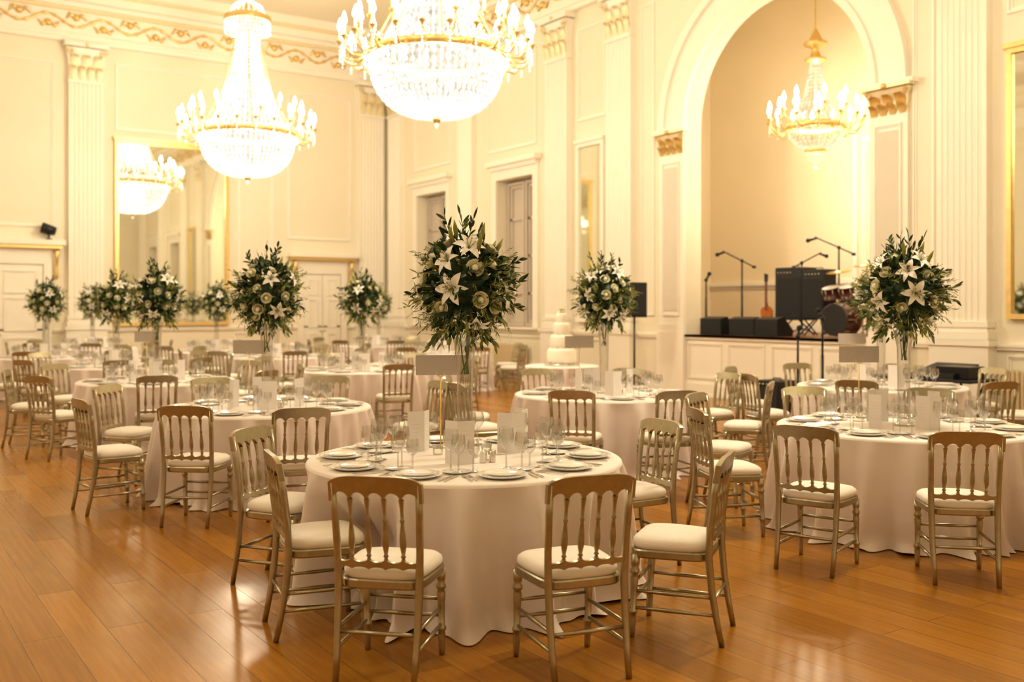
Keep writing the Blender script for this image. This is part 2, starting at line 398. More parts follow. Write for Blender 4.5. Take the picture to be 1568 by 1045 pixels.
def door(k,c,hw,h):
    mb=MB(); M=ML
    mb.box(c-hw,c+hw,0,.03,0,h,TRIM,M)
    for s_ in (-1,1):
        a=c+(0 if s_>0 else -hw); b=a+hw
        mb.box(a+.015,b-.015,.03,.07,.02,h-.02,TRIM,M)
        for z0,z1 in ((.25,.95),(1.1,1.9),(2.0,h-.15)): frame(mb,a+.14,b-.14,z0,z1,M,w=.05,d=.025,v=.07)
        mb.sphere((c+s_*.06,.10,1.02),.03,GOLD,8,5,M)
    for x0,x1 in ((c-hw-.18,c-hw),(c+hw,c+hw+.18)):
        mb.box(x0,x1,0,.10,0,h+.12,TRIM,M)
    mb.box(c-hw,c+hw,0,.10,h,h+.12,TRIM,M)
    mb.box(c-hw-.2,c+hw+.2,0,.08,h+.12,h+.38,TRIM,M)
    mb.box(c-hw-.4,c+hw+.4,0,.24,h+.38,h+.46,GOLD,M); mb.box(c-hw-.46,c+hw+.46,0,.32,h+.46,h+.58,TRIM,M)
    for x in (c-hw-.28,c+hw+.28):
        pts=[(x,.10,h-.35),(x,.14,h-.25),(x,.10,h-.1),(x,.16,h+.1),(x,.22,h+.3),(x,.15,h+.36)]
        mb.tube(pts,[.03,.05,.035,.04,.06,.03],6,GOLD,M)
    room(mb,'door_%d'%k)
door(1,2.10,.56,2.6); door(2,10.25,1.0,2.7); door(3,18,.9,2.7)
def radiator(u0,u1):
    mb=MB(); n=int((u1-u0)/.065)
    for i in range(n):
        x=u0+(i+.5)*(u1-u0)/n; mb.cbox(x-.024,x+.024,.08,.2,.12,.80,.015,RAD,MR)
    mb.box(u0,u1,.12,.16,.18,.24,RAD,MR); mb.box(u0,u1,.12,.16,.68,.74,RAD,MR)
    for x in (u0+.1,u1-.1): mb.box(x-.02,x+.02,.10,.18,0,.14,RAD,MR)
    room(mb,'radiator')
radiator(5.9,7.2); radiator(18.6,19.8)

# ------------------------------------------------------------------ chandeliers
def strands(mb,prof,n,size,mat,shell=None):
    P=[Vector((r,0,z)) for r,z in prof]; seglen=[(P[i+1]-P[i]).length for i in range(len(P)-1)]; T=sum(seglen); 
    m=max(3,int(T/(size*2.3)))
    for k in range(m+1):
        d=T*k/m; i=0
        while i<len(seglen)-1 and d>seglen[i]: d-=seglen[i]; i+=1
        p=P[i].lerp(P[i+1],min(1,d/seglen[i]))
        for j in range(n):
            if p.x<size*n/7 and j%2: continue
            a=2*pi*j/n; mb.octa((p.x*cos(a),p.x*sin(a),p.z),size*.55,size*1.1,mat)
    if shell: mb.lathe([(r*.95,z) for r,z in prof],40,shell)  # glowing shell inside the strands, added for brightness
def candle(mb,r,a,z,s=1):
    x,y=r*cos(a),r*sin(a)
    mb.lathe([(.0,0),(.02*s,.0),(.05*s,.04*s),(.055*s,.05*s),(.02*s,.05*s),(.018*s,.07*s)],8,GOLD,TR(x,y,z))
    mb.lathe([(.018*s,.06*s),(.018*s,.20*s),(0,.20*s)],8,CANDLE,TR(x,y,z))
    mb.lathe([(.010*s,.20*s),(.038*s,.24*s),(.042*s,.27*s),(.024*s,.34*s),(0,.40*s)],8,FLAME,TR(x,y,z))
def big_chandelier():
    mb=MB(); Rb=1.0
    prof=[]
    for i in range(13):
        th=pi/2*i/12; prof.append((Rb*max(.02,cos(th)**.68),-.06-.82*sin(th)**1.0))
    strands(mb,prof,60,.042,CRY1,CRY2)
    mb.sphere((0,0,-.93),.07,GOLD,10,6); mb.octa((0,0,-1.02),.03,.06,CRY1)
    mb.lathe([(.99,-.05),(1.03,-.05),(1.05,0),(1.04,.05),(.99,.05),(.98,0),(.99,-.05)],64,GOLD)
    for j in range(48):
        a=2*pi*j/48; mb.octa((1.06*cos(a),1.06*sin(a),-.12),.022,.05,CRY1)
    for j in range(24):
        a=2*pi*j/24+.05; 
        pts=[(r*cos(a),r*sin(a),z) for r,z in ((1.04,0),(1.15,-.1),(1.3,-.12),(1.41,-.02),(1.42,.1))]
        mb.tube(pts,[.017,.015,.014,.014,.017],6,GOLD); candle(mb,1.42,a,.1)
        for k in range(5): mb.octa((1.42*cos(a),1.42*sin(a),.06-.05*k),.018,.026,CRY1)
        for k in range(6):
            b=a+2*pi/24*(k+.5)/6; s_=.1-.12*sin(pi*(k+.5)/6); mb.octa((1.41*cos(b),1.41*sin(b),s_),.017,.026,CRY1)
    for j in range(16):
        a=2*pi*j/16+.15
        pts=[(r*cos(a),r*sin(a),z) for r,z in ((.9,.05),(1.0,.12),(1.1,.15),(1.15,.25),(1.15,.36))]
        mb.tube(pts,.013,6,GOLD); candle(mb,1.15,a,.36)
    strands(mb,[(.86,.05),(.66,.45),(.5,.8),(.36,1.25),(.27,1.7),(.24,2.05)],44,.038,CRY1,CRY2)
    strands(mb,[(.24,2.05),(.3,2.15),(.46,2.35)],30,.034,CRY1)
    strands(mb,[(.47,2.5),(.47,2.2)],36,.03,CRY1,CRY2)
    mb.lathe([(.46,2.44),(.50,2.46),(.50,2.54),(.44,2.56),(.3,2.66),(.18,2.70),(.12,2.80),(.05,2.86),(.03,2.9)],40,GOLD)
    strands(mb,[(.36,2.62),(.3,2.78),(.12,2.86)],20,.03,CRY1)
    mb.tube([(0,0,2.8),(0,0,4.0)],.02,8,GOLD)
    for k in range(10): mb.sphere((0,0,2.95+k*.1),.035,GOLD,8,5)
    mb.lathe([(.03,3.95),(.1,3.98),(.3,4.06),(.34,4.1)],24,GOLD)
    for k in range(8):
        a=2*pi*k/8; mb.tube([(.98*cos(a),.98*sin(a),.05),(.5*cos(a),.5*sin(a),.95),(.25*cos(a),.25*sin(a),2.1),(.2*cos(a),.2*sin(a),2.5)],.012,5,GOLD)
    return mb.mesh('crystal_chandelier')
CH=big_chandelier()
LCOL=(1,.875,.67)
def lamp(parent,z,energy,rad,col=LCOL):
    l=bpy.data.lights.new('chandelier_lamp','POINT'); l.energy=energy; l.shadow_soft_size=rad; l.color=col
    o=bpy.data.objects.new('chandelier_lamp',l); scn.collection.objects.link(o); o.parent=parent; o.location=(0,0,z)
for (t,r,e) in ((5.1,6.0,760),(13.2,5.95,760),(21.3,6.0,860),(5.1,16,400),(13.2,16,380),(21.3,16,220)):  # last entries are an unseen second row, added to light the room
    o=place(CH,'crystal_chandelier',rw(t,r,5.4)); o.rotation_euler=(0,0,random.random())
    lamp(o,-.35,e,.30); lamp(o,.9,e,.3)
mb=MB()
prof=[(.50,-.03),(.46,-.18),(.33,-.33),(.16,-.42)]
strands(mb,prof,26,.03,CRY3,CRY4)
mb.lathe([(.49,-.05),(.53,-.05),(.54,0),(.53,.05),(.49,.05),(.48,0),(.49,-.05)],40,GOLD)
mb.lathe([(.18,-.4),(.2,-.43),(.17,-.47)],24,GOLD); strands(mb,[(.17,-.46),(.13,-.58),(.03,-.66)],14,.026,CRY3); mb.sphere((0,0,-.72),.04,GOLD)
for j in range(14):
    a=2*pi*j/14
    pts=[(r*cos(a),r*sin(a),z) for r,z in ((.5,0),(.6,-.12),(.72,-.12),(.82,0),(.84,.10))]
    mb.tube(pts,.015,6,GOLD); candle(mb,.84,a,.1,.95)
    for k in range(4): mb.octa((.84*cos(a),.84*sin(a),.05-.05*k),.016,.024,CRY3)
for j in range(7):
    a=2*pi*j/7+.2
    mb.tube([(.3*cos(a),.3*sin(a),.25),(.45*cos(a),.45*sin(a),.15),(.55*cos(a),.55*sin(a),.25),(.56*cos(a),.56*sin(a),.32)],.013,6,GOLD); candle(mb,.56,a,.32,.95)
strands(mb,[(.46,.05),(.30,.3),(.2,.6),(.12,.95),(.08,1.2)],22,.03,CRY3,CRY4)
mb.lathe([(.02,1.15),(.16,1.2),(.2,1.24),(.1,1.3),(.06,1.4),(.09,1.46),(.2,1.5),(.22,1.54),(.12,1.6),(.05,1.75),(.02,1.8)],28,GOLD)
mb.tube([(0,0,0),(0,0,3.6)],.014,8,GOLD)
mb.lathe([(.02,3.53),(.12,3.58),(.16,3.6)],20,GOLD)
CH3=mb.obj('stage_chandelier',rw(14.13,-1.5,4.97))
lamp(CH3,.3,200,.25); lamp(CH3,-.9,120,.2)

# ------------------------------------------------------------------ dining chair
def chair_mesh():
    mb=MB(); C=CHAIRP
    for sx in (-1,1):
        P=[(sx*.178,-.262,0),(sx*.181,-.238,.12),(sx*.184,-.215,.26),(sx*.186,-.20,.43),(sx*.19,-.206,.58),(sx*.194,-.226,.74),(sx*.197,-.250,.885)]
        mb.tube(P,[.0145,.016,.0175,.019,.0175,.017,.0165],8,C)
        prof=[(.013,0),(.015,.03),(.018,.10),(.016,.115),(.023,.125),(.023,.135),(.016,.145),(.018,.25),(.021,.30),(.016,.315),(.024,.325),(.024,.337),(.016,.35),(.022,.37),(.024,.42)]
        mb.loft([[(sx*.185+r*cos(2*pi*j/10),.185-.02*z/.42+r*sin(2*pi*j/10),z) for j in range(10)] for r,z in prof],C,None,True,True)
        for z in (.15,.235): 
            mb.tube([(sx*.185,.175,z),(sx*.185,0,z),(sx*.184,-.225,z)],[.008,.011,.008],6,C)
    mb.tube([(-.185,.178,.27),(0,.18,.27),(.185,.178,.27)],[.008,.012,.008],6,C)
    mb.tube([(-.185,.18,.19),(0,.18,.19),(.185,.18,.19)],[.008,.012,.008],6,C)
    mb.tube([(-.183,-.222,.22),(0,-.222,.22),(.183,-.222,.22)],[.008,.011,.008],6,C)
    def yb(x,z):
        t=(z-.43)/.44
        return -.20-.05*max(0,t)**1.6-.010*(1-(x/.2)**2)
    hw=.0392
    def arch(x): 
        k=math.floor((x+.196)/.0784); k=min(4,max(0,k)); xc=-.196+.0392+.0784*k
        q=min(1,abs(x-xc)/hw); return math.sqrt(max(0,1-q*q))
    N=71; xs=[-.214+.428*i/(N-1) for i in range(N)]
    mb.colstrip(xs,lambda x:.800+.045*(arch(x) if abs(x)<.19 else 0),lambda x:.918-.032*min(1,abs(x)/.214)**5,yb,.026,C)
    xs2=[-.19+.38*i/(50) for i in range(51)]
    mb.colstrip(xs2,lambda x:.495+.014*arch(x),lambda x:.553-.022*arch(x),yb,.020,C)
    for i in range(1,5):
        x=-.196+.0784*i
        z0,z1=.53,.815
        prof=[(0,.009),(.05,.010),(.08,.007),(.1,.013),(.13,.008),(.25,.0145),(.36,.0155),(.46,.013),(.62,.007),(.66,.012),(.70,.0075),(.85,.008),(1,.013)]
        mb.loft([[(x+r*cos(2*pi*j/8),yb(x,z0+(z1-z0)*q)+r*sin(2*pi*j/8),z0+(z1-z0)*q) for j in range(8)] for q,r in prof],C,None,False,True)
    def outline(k,z,e=5.5,n=36,dy=0):
        o=[]
        for i in range(n):
            a=2*pi*i/n; cx=abs(cos(a))**(2/e)*(1 if cos(a)>=0 else -1); cy=abs(sin(a))**(2/e)*(1 if sin(a)>=0 else -1)
            y=cy*.20*k; w=(.205+.013*cy)*k
            o.append((cx*w,y+dy,z))
        return o
    mb.loft([outline(.98,.405),outline(1.0,.412),outline(1.0,.440),outline(.98,.447)],C,None,True)
    mb.loft([outline(.93,.446,4),outline(.985,.455,4),outline(1.0,.471,4),outline(.985,.487,4),outline(.90,.502,4),outline(.7,.512,3.4),outline(.4,.517,3),outline(.15,.518,2.5),outline(.001,.518,2.5)],CUSH,None,False,True)
    return mb.mesh('dining_chair')
CHAIR=chair_mesh()
placed=[]
def chair(x,y,fx,fy,force=False):
    if not force and any((x-a)**2+(y-b)**2<.60**2 for a,b in placed): return
    placed.append((x,y)); place(CHAIR,'dining_chair',(x,y,0),math.atan2(-fx,fy))

# ------------------------------------------------------------------ tables
def table_mesh(seed,R=.94,indents=(),H=.75):
    rnd=random.Random(seed); mb=MB(); n=420
    ph=[rnd.uniform(0,2*pi) for _ in range(8)]
    N1=rnd.choice((19,20,21)) if R>.8 else 11
    def fold(th,v):
        w=th+.10*sin(3*th+ph[3])+.05*sin(5*th+ph[4])+.04*v*sin(2*th+ph[6])
        a=sin(N1*w+ph[0]); s_=(1+a)/2
        main=s_**2.4*1.8-.8
        b=sin((N1*2+3)*w+ph[1])
        amp=.75+.25*sin(2*th+ph[2])*sin(3*th+ph[5])
        return main*amp+.20*b*v
    rings=[]
    for r in (.001,.3,.6,.8,.9): rings.append([(r*R*cos(2*pi*j/n),r*R*sin(2*pi*j/n),H) for j in range(n)])
    for (k,dz) in ((.97,0),(.99,-.002),(1.0,-.008),(1.004,-.02)): rings.append([(k*R*cos(2*pi*j/n),k*R*sin(2*pi*j/n),H+dz) for j in range(n)])
    top=5+3
    M=22
    for i in range(1,M+1):
        v=i/M; ring=[]
        for j in range(n):
            th=2*pi*j/n; f=fold(th,v)
            r=R*1.004+.045*v+f*(.014*min(1,v*8)+.095*v**.7)+.012*v*sin(3*th+ph[5])
            if v>.9: r+=.045*((v-.9)/.1)**2*(1+.8*sin(N1*1.7*th+ph[7]))
            z=H-.02-(H-.026)*v
            for (a,dep,wd) in indents:
                da=(th-a+pi)%(2*pi)-pi
                if abs(da)<wd: 
                    g=(.5+.5*cos(pi*da/wd))**.6; g*=min(1,max(0,(v-.12)/.3)); r-=dep*g
            if i==M: z=.006+.018*max(0,sin(N1*th+ph[0]))*max(0,sin(5*th+ph[1]))
            ring.append((r*cos(th),r*sin(th),z))
        rings.append(ring)
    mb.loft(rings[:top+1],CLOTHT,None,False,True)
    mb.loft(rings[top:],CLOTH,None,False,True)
    mb.lathe([(.001,H-.03),(R-.03,H-.03),(R-.03,H-.012)],48,WOODD); mb.lathe([(.25,0),(.25,.03),(.04,.05),(.04,H-.03)],20,WOODD)
    return mb.mesh('round_banquet_table')
TB=[table_mesh(s) for s in (3,8,21)]
# ------------------------------------------------------------------ tableware
def glass(mb,x,y,h,rb,rm):
    M=TR(x,y,0)
    mb.lathe([(.0,.002),(rb*.95,.002),(rb*.9,.005),(.006,.010),(.005,.02),(.005,h*.45),(.010,h*.48),(rm*.7,h*.56),(rm,h*.70),(rm*.95,h*.85),(rm*.82,h)],16,GLASS,M)
def setting_mesh():
    mb=MB()
    mb.lathe([(0,.006),(.085,.006),(.095,.009),(.137,.020),(.140,.018),(.10,.003),(.0,.001)],36,CHINA)
    mb.lathe([(0,.016),(.07,.016),(.078,.019),(.105,.028),(.107,.026),(.07,.012),(0,.011)],32,CHINA)
    mb.lathe([(0,.004),(.055,.004),(.08,.013),(.082,.011),(.05,.001)],24,CHINA,TR(-.20,.20,0))
    for x in (-.165,-.195):
        mb.box(x-.004,x+.004,-.10,.03,.003,.006,CUTL); mb.box(x-.010,x+.010,.03,.05,.003,.006,CUTL)
        for k in (-.008,-.0027,.0027,.008): mb.box(x+k-.0014,x+k+.0014,.05,.09,.003,.006,CUTL)
    for x in (.165,.195):
        mb.box(x-.005,x+.005,-.10,.0,.003,.008,CUTL); mb.prism([(x-.004,.003),(x+.008,.003),(x+.008,.005),(x-.004,.005)],0,.105,CUTL)
    mb.box(-.06,.06,.165,.172,.003,.006,CUTL); mb.lathe([(.0,.004),(.018,.006),(.02,.008)],10,CUTL,TR(-.06,.168,0))
    glass(mb,.17,.18,.21,.036,.040); glass(mb,.10,.245,.23,.038,.046); glass(mb,.235,.235,.175,.032,.036)
    return mb.mesh('place_setting')
SET=setting_mesh()
def menu_mesh():
    mb=MB()
    for s_ in (-1,1):
        Mx=Matrix.Rotation(s_*.62,4,'Z')
        x0,x1=(0,.105) if s_>0 else (-.105,0)
        mb.box(x0,x1,-.0015,.0015,0,.25,CARD,Mx)
        for k in range(6):
            w=.012+.02*((k*7)%4)/4; c=(x0+x1)/2
            mb.box(c-w,c+w,-.0020,-.0014,.19-k*.024,.1915-k*.024,INK,Mx)
    return mb.mesh('menu_card')
MENU=menu_mesh()
def sign_mesh():
    mb=MB(); mb.lathe([(0,0),(.045,0),(.045,.006),(.006,.012)],20,GOLDL)
    mb.tube([(0,0,0),(0,0,.46)],.004,6,GOLD); mb.tube([(-.03,0,.49),(-.02,0,.465),(0,0,.455),(.02,0,.465),(.03,0,.49)],.004,6,GOLD)
    mb.cbox(-.16,.16,-.003,.003,.465,.595,.001,SIGNC)
    return mb.mesh('table_name_sign')
SIGN=sign_mesh()
mb=MB()
mb.lathe([(0,.0),(.03,0),(.034,.06),(.032,.06),(.028,.006),(0,.006)],16,GLASS); mb.lathe([(0,.03),(.022,.03),(.022,.008)],12,CANDLE)
VOT=mb.mesh('tealight_holder')
mb=MB()
for x in (-.03,.03): mb.lathe([(.018,0),(.02,.01),(.014,.045),(.016,.06),(0,.07)],12,CUTL if x>0 else CHINA,TR(x,0,0))
CRUET=mb.mesh('salt_and_pepper')

# ------------------------------------------------------------------ flowers
def leaf(mb,base,d,length,width,mat,bend=.2):
    d=d.normalized(); side=d.cross(Vector((random.uniform(-1,1),random.uniform(-1,1),random.uniform(-1,1))))
    if side.length<.05: side=d.orthogonal()
    side.normalize(); nrm=side.cross(d); vs=[];fs=[]
    prof=((0,.15),(.3,.9),(.6,.95),(.85,.5),(1,.02))
    for i,(q,w) in enumerate(prof):
        c=base+d*length*q-nrm*bend*length*q*q+Vector((0,0,-1))*bend*.4*length*q*q
        vs+= [c-side*width*w*.5,c+nrm*width*.12*w,c+side*width*w*.5]
    for i in range(4):
        a=i*3; fs+= [(a,a+1,a+4,a+3),(a+1,a+2,a+5,a+4)]
    mb.add(vs,fs,mat,None,True)
def frame_of(p,d):
    q=d.to_track_quat('Z','Y').to_matrix().to_4x4(); return Matrix.Translation(p)@q@Matrix.Rotation(random.uniform(0,6.28),4,'Z')
def rose(mb,p,d,r,mat):
    M=frame_of(p,d)
    mb.lathe([(.02*r,-.5*r),(.35*r,-.3*r),(.42*r,.1*r),(.33*r,.42*r),(.12*r,.5*r),(.0,.45*r)],10,mat,M)
    for k,(n,ri,hh,fl) in enumerate(((3,.45,.5,.05),(5,.62,.45,.2),(6,.8,.32,.42))):
        for j in range(n):
            a0=2*pi*j/n+k*.6; vs=[];fs=[]
            for b in range(4):
                v=b/3
                for a in range(5):
                    u=a/2-1; an=a0+u*pi/n*1.25
                    rr=r*(ri*.55+ (ri*.45+fl*.6*v)*v**.6); z=r*(-.4+(hh+.4)*v - .18*abs(u)**2*v - fl*.3*v*v)
                    vs.append((rr*cos(an),rr*sin(an),z))
            for b in range(3):
                for a in range(4): q=b*5+a; fs.append((q,q+1,q+6,q+5))
            mb.add(vs,fs,mat,M,True)
def lily(mb,p,d,r):
    M=frame_of(p,d)
    for j in range(6):
        a=2*pi*j/6; w=.36 if j%2 else .50; vs=[];fs=[]
        for i,q in enumerate((0,.25,.5,.75,.92,1)):
            rad=r*(.06+1.0*q**1.25); z=r*(.0+.75*q-.62*q**2.6); ww=r*w*(sin(pi*min(1,(.10+q*.9)))**.8)*.55 if q<1 else .001
            ca,sa=cos(a),sin(a)
            for u in (-1,0,1): vs.append((rad*ca-u*ww*sa,rad*sa+u*ww*ca,z+(.05*r*abs(u))))
        for i in range(5):
            for u in (0,1): q=i*3+u; fs.append((q,q+1,q+4,q+3))
        mb.add(vs,fs,LILY,M,True)
    for j in range(5):
        a=2*pi*j/5+.3; e=(r*.28*cos(a),r*.28*sin(a),r*.62)
        mb.tube([(0,0,0),e],.02*r,4,LEAF3,M); mb.tube([(e[0]*.9,e[1]*.9,e[2]),(e[0]*1.15,e[1]*1.15,e[2]+.03*r)],.04*r,5,STAM,M)
def centerpiece(seed):
    random.seed(seed); mb=MB()
    R=random
    mb.lathe([(0,.003),(.075,.003),(.078,.012),(.05,.02),(.045,.05),(.046,.35),(.052,.6),(.075,.72),(.079,.725)],24,GLASS)
    for k in range(6):
        a=R.uniform(0,6.28); b=R.uniform(0,6.28)
        mb.tube([(.025*cos(a),.025*sin(a),.50),(.02*cos(b),.02*sin(b),.6),(.04*cos(b),.04*sin(b),.78)],.004,5,STEM)
    C0=Vector((0,0,1.02))
    def rad(d): 
        up=d.z
        return Vector((.255*d.x,.255*d.y,(.34 if up>0 else .27)*d.z))*(1 if up<.3 else 1-.16*(up-.3))
    prof=[]
    for i in range(11):
        a=pi*i/10; d=Vector((sin(a),0,-cos(a))); p=rad(d)*.62; prof.append((p.x,p.z+1.02))
    mb.lathe(prof,18,LEAF1)
    def rdir(zmin=-.95,zmax=1):
        z=R.uniform(zmin,zmax); a=R.uniform(0,2*pi); q=math.sqrt(1-z*z); return Vector((q*cos(a),q*sin(a),z))
    for _ in range(700):
        d=rdir(); p=C0+rad(d)*R.uniform(.52,.98); dd=(d+Vector((R.uniform(-.8,.8),R.uniform(-.8,.8),R.uniform(-.6,.7)))).normalized()
        leaf(mb,p,dd,R.uniform(.05,.11),R.uniform(.020,.040),R.choice((LEAF1,LEAF1,LEAF1,LEAF2)),R.uniform(.0,.4))
    for _ in range(130):
        d=rdir(-.9,.6); p=C0+rad(d)*.78; e=p+(d+Vector((0,0,R.uniform(-.6,.4)))).normalized()*R.uniform(.10,.20)
        mb.tube([p,(p+e)/2+Vector((0,0,.01)),e],.0016,4,LEAF3)
        for k in range(10):
            q=.25+.75*k/9; c=p.lerp(e,q); leaf(mb,c,(e-p).normalized()+rdir(-1,1)*.9,R.uniform(.022,.05),.007,LEAF3 if k%4 else LEAF2,.1)
    for i in range(20):
        d=Vector((R.uniform(-.42,.42),R.uniform(-.42,.42),1)) if i<10 else rdir(-.5,.5)
        d.normalize(); p=C0+rad(d)*.75; ln=R.uniform(.10,.25) if i<10 else R.uniform(.10,.20); e=p+(d+Vector((R.uniform(-.3,.3),R.uniform(-.3,.3),0))).normalized()*ln
        mb.tube([p,e],.0022,4,LEAF1)
        for k in range(8):
            q=.2+.8*k/7; leaf(mb,p.lerp(e,q),(e-p).normalized()*1.2+rdir(-1,1)*.8,R.uniform(.045,.085),R.uniform(.014,.026),LEAF1 if k%3 else LEAF2,.15)
    for _ in range(18):
        a=R.uniform(0,6.28); p=C0+Vector((.12*cos(a),.12*sin(a),-.20)); d=Vector((cos(a)*.6,sin(a)*.6,-1)).normalized(); e=p+d*R.uniform(.1,.19)
        for k in range(7): leaf(mb,p.lerp(e,k/6),d+rdir()*.6,.06,.02,R.choice((LEAF1,LEAF2,LEAF3)),.2)
    pts=[]
    def pick(mn,zmin,zmax):
        for _ in range(300):
            d=rdir(zmin,zmax)
            if all((d-e).length>mn for e in pts): pts.append(d); return d
        return None
    for _ in range(14):
        d=pick(.50,-.75,.85)
        if d: lily(mb,C0+rad(d)*1.02,(d+Vector((R.uniform(-.4,.4),R.uniform(-.4,.4),R.uniform(-.3,.2)))).normalized(),R.uniform(.078,.108))
    for _ in range(20):
        d=pick(.38,-.85,.93)
        if d: rose(mb,C0+rad(d)*R.uniform(.94,1.05),(d+Vector((R.uniform(-.3,.3),R.uniform(-.3,.3),R.uniform(-.1,.3)))).normalized(),R.uniform(.038,.052),ROSE)
    for _ in range(10):
        d=rdir(-.2,1); p=C0+rad(d)*1.0; dd=(d+Vector((0,0,.7))).normalized()
        mb.tube([p,p+dd*.03,p+dd*.07,p+dd*.12],[.004,.013,.015,.002],6,LEAF3)
    return mb.mesh('tall_flower_centerpiece')
CPS=[centerpiece(s) for s in (11,12,13)]
random.seed(5)

# ------------------------------------------------------------------ lay out tables
tables=[(-.283,6.0),(-2.24,9.1),(-4.42,12.4),(3.0,7.62),(.97,10.5),(4.3,11.6),(-4.4,18.6),(-1.39,20.2),(-3.24,24.2),(-9.44,22.4),(-8.6,18.4),(-6.2,15.6),(-2.2,14.6),(-6.2,20.9)]
T1=tables[0]
def ang(x,y,tx,ty): return math.atan2(y-ty,x-tx)
t1ch=[(-.55,4.59,.19,.98),(.26,4.61,-.36,.93),(.84,5.10,-.93,.36),(.76,6.42,-.88,-.47),(-.99,5.17,.92,.38),(-1.36,6.02,.93,-.34)]
t1tab=table_mesh(5,indents=[(ang(.84,5.10,*T1),.06,.3),(ang(.76,6.42,*T1),.20,.42),(ang(-.99,5.17,*T1),.25,.42),(ang(-1.36,6.02,*T1),.23,.42)])
custom={0:t1ch,
 1:[(-2.43,7.72,.1,1),(-1.64,7.56,-.36,.93),(-3.28,8.18,.76,.65),(-3.62,9.45,1,-.25),(-.95,9.9,-.8,-.5),(-2.0,10.55,-.1,-1),(-3.05,10.3,.5,-.85)],
 3:[(1.97,6.40,.6,.8),(2.74,6.15,.18,1),(3.62,6.25,-.4,.9),(1.60,7.33,1,.15),(1.80,8.45,.82,-.57),(4.40,7.3,-1,.2),(2.75,9.05,.1,-1),(3.7,8.9,-.5,-.9),(4.38,8.25,-.9,-.4)],
 4:[(.60,9.11,.27,.96),(1.40,9.08,-.3,.95),(-.32,9.83,.88,.46),(2.34,10.0,-.93,.36),(-.45,10.8,1,-.1),(2.25,11.2,-.87,-.5),(.4,11.8,.4,-.9),(1.35,11.9,-.3,-.95)]}
for i,(x,y) in enumerate(tables):
    me=t1tab if i==0 else TB[i%3]
    place(me,'round_banquet_table',(x,y,0),0 if i==0 else random.uniform(0,6.28))
    place(CPS[i%3],'tall_flower_centerpiece',(x,y,.751),random.uniform(0,6.28))
    n=10 if i in(0,1,3) else 8
    off={0:.32}.get(i,random.uniform(0,.6))
    for k in range(n):
        a=off+2*pi*k/n-pi/2
        place(SET,'place_setting',(x+.74*cos(a),y+.74*sin(a),.751),a+pi/2)
    if i in custom:
        for (cx,cy,fx,fy) in custom[i]: chair(cx,cy,fx,fy,True)
for i,(x,y) in enumerate(tables):
    if i not in custom:
        m=8; off=random.uniform(-.1,.1)-pi/2+pi/m
        for k in range(m):
            a=off+2*pi*k/m+random.uniform(-.05,.05); d=1.44+random.uniform(-.02,.1)
            cx,cy=x+d*cos(a),y+d*sin(a)
            if any((cx-a_)**2+(cy-b_)**2<1.34**2 for j,(a_,b_) in enumerate(tables) if j!=i): continue
            chair(cx,cy,-cos(a)+random.uniform(-.08,.08),-sin(a)+random.uniform(-.08,.08))
    if i==0:
        ms=[(-.55,6.24,.75),(-.31,5.68,-.15),(.0,6.12,.1),(.10,6.40,1.8)]
    else: ms=[(x+.33*cos(a),y+.33*sin(a),a+1.2) for a in (.3,1.9,3.5,4.9)]
    for (mx,my,a) in ms: place(MENU,'menu_card',(mx,my,.752),a)
    if i==0: place(SIGN,'table_name_sign',(-.46,6.42,.752),.05)
    elif i<7: place(SIGN,'table_name_sign',(x-.24,y+.30,.752),random.uniform(-.3,.3))
    if i<6:
        for a in (.9,2.6,5.6): place(VOT,'tealight_holder',(x+.20*cos(a),y+.20*sin(a),.752))
        place(CRUET,'salt_and_pepper',(x+.14,y-.20,.752),.4)

place(table_mesh(31,R=.58),'round_cake_table',(.78,15.6,0))
mb=MB()
mb.lathe([(0,0),(.27,0),(.28,.015),(.27,.03),(0,.03)],32,CUTL)
z=.03
for r,h in ((.235,.24),(.185,.21),(.135,.19),(.09,.15)):
    prof=[(r*.80,z),(r*.93,z+h*.08)]+[(r*(.93+.07*sin(pi*q/6)),z+h*q/6) for q in range(1,6)]+[(r*.93,z+h*.92),(r*.80,z+h),(0,z+h)]
    mb.lathe(prof,32,CAKE)
    for k in range(int(r*60)):
        a=2*pi*k/int(r*60); rose(mb,Vector((r*.9*cos(a),r*.9*sin(a),z+.015)),Vector((cos(a),sin(a),.3)),.022,LILY)
    z+=h
for k in range(5):
    a=2*pi*k/5; rose(mb,Vector((.035*cos(a),.035*sin(a),z+.02)),Vector((cos(a),sin(a),1)),.04,ROSE)
rose(mb,Vector((0,0,z+.06)),Vector((0,0,1)),.05,ROSE)
mb.obj('tiered_wedding_cake',(.78,15.6,.751))

# ------------------------------------------------------------------ stage equipment
def rp(t,ly,z): return rw(t,-ly,z)
SZ2=SZ+.003
def micstand(name,loc,h,rz,boom=True):
    mb=MB()
    for k in range(3):
        a=2*pi*k/3; mb.tube([(0,0,.12),(.28*cos(a),.28*sin(a),.014)],.014,6,BLACKM)
    mb.tube([(0,0,.1),(0,0,h*.65)],.02,8,BLACKM); mb.tube([(0,0,h*.6),(0,0,h)],.015,8,BLACKM); mb.sphere((0,0,h),.035,BLACKM)
    if boom:
        mb.tube([(-.25,0,h-.12),(.42,0,h+.2)],.013,6,BLACKM); mb.tube([(.38,0,h+.18),(.52,0,h+.14)],[.018,.025],8,BLACKM); mb.sphere((.54,0,h+.135),.04,GRILLE)
        mb.cbox(-.29,-.22,-.02,.02,h-.15,h-.10,.005,BLACKM)
    else:
        mb.tube([(0,0,h),(.06,0,h+.1)],[.018,.025],8,BLACKM); mb.sphere((.07,0,h+.12),.04,GRILLE)
    mb.obj(name,loc,rz)
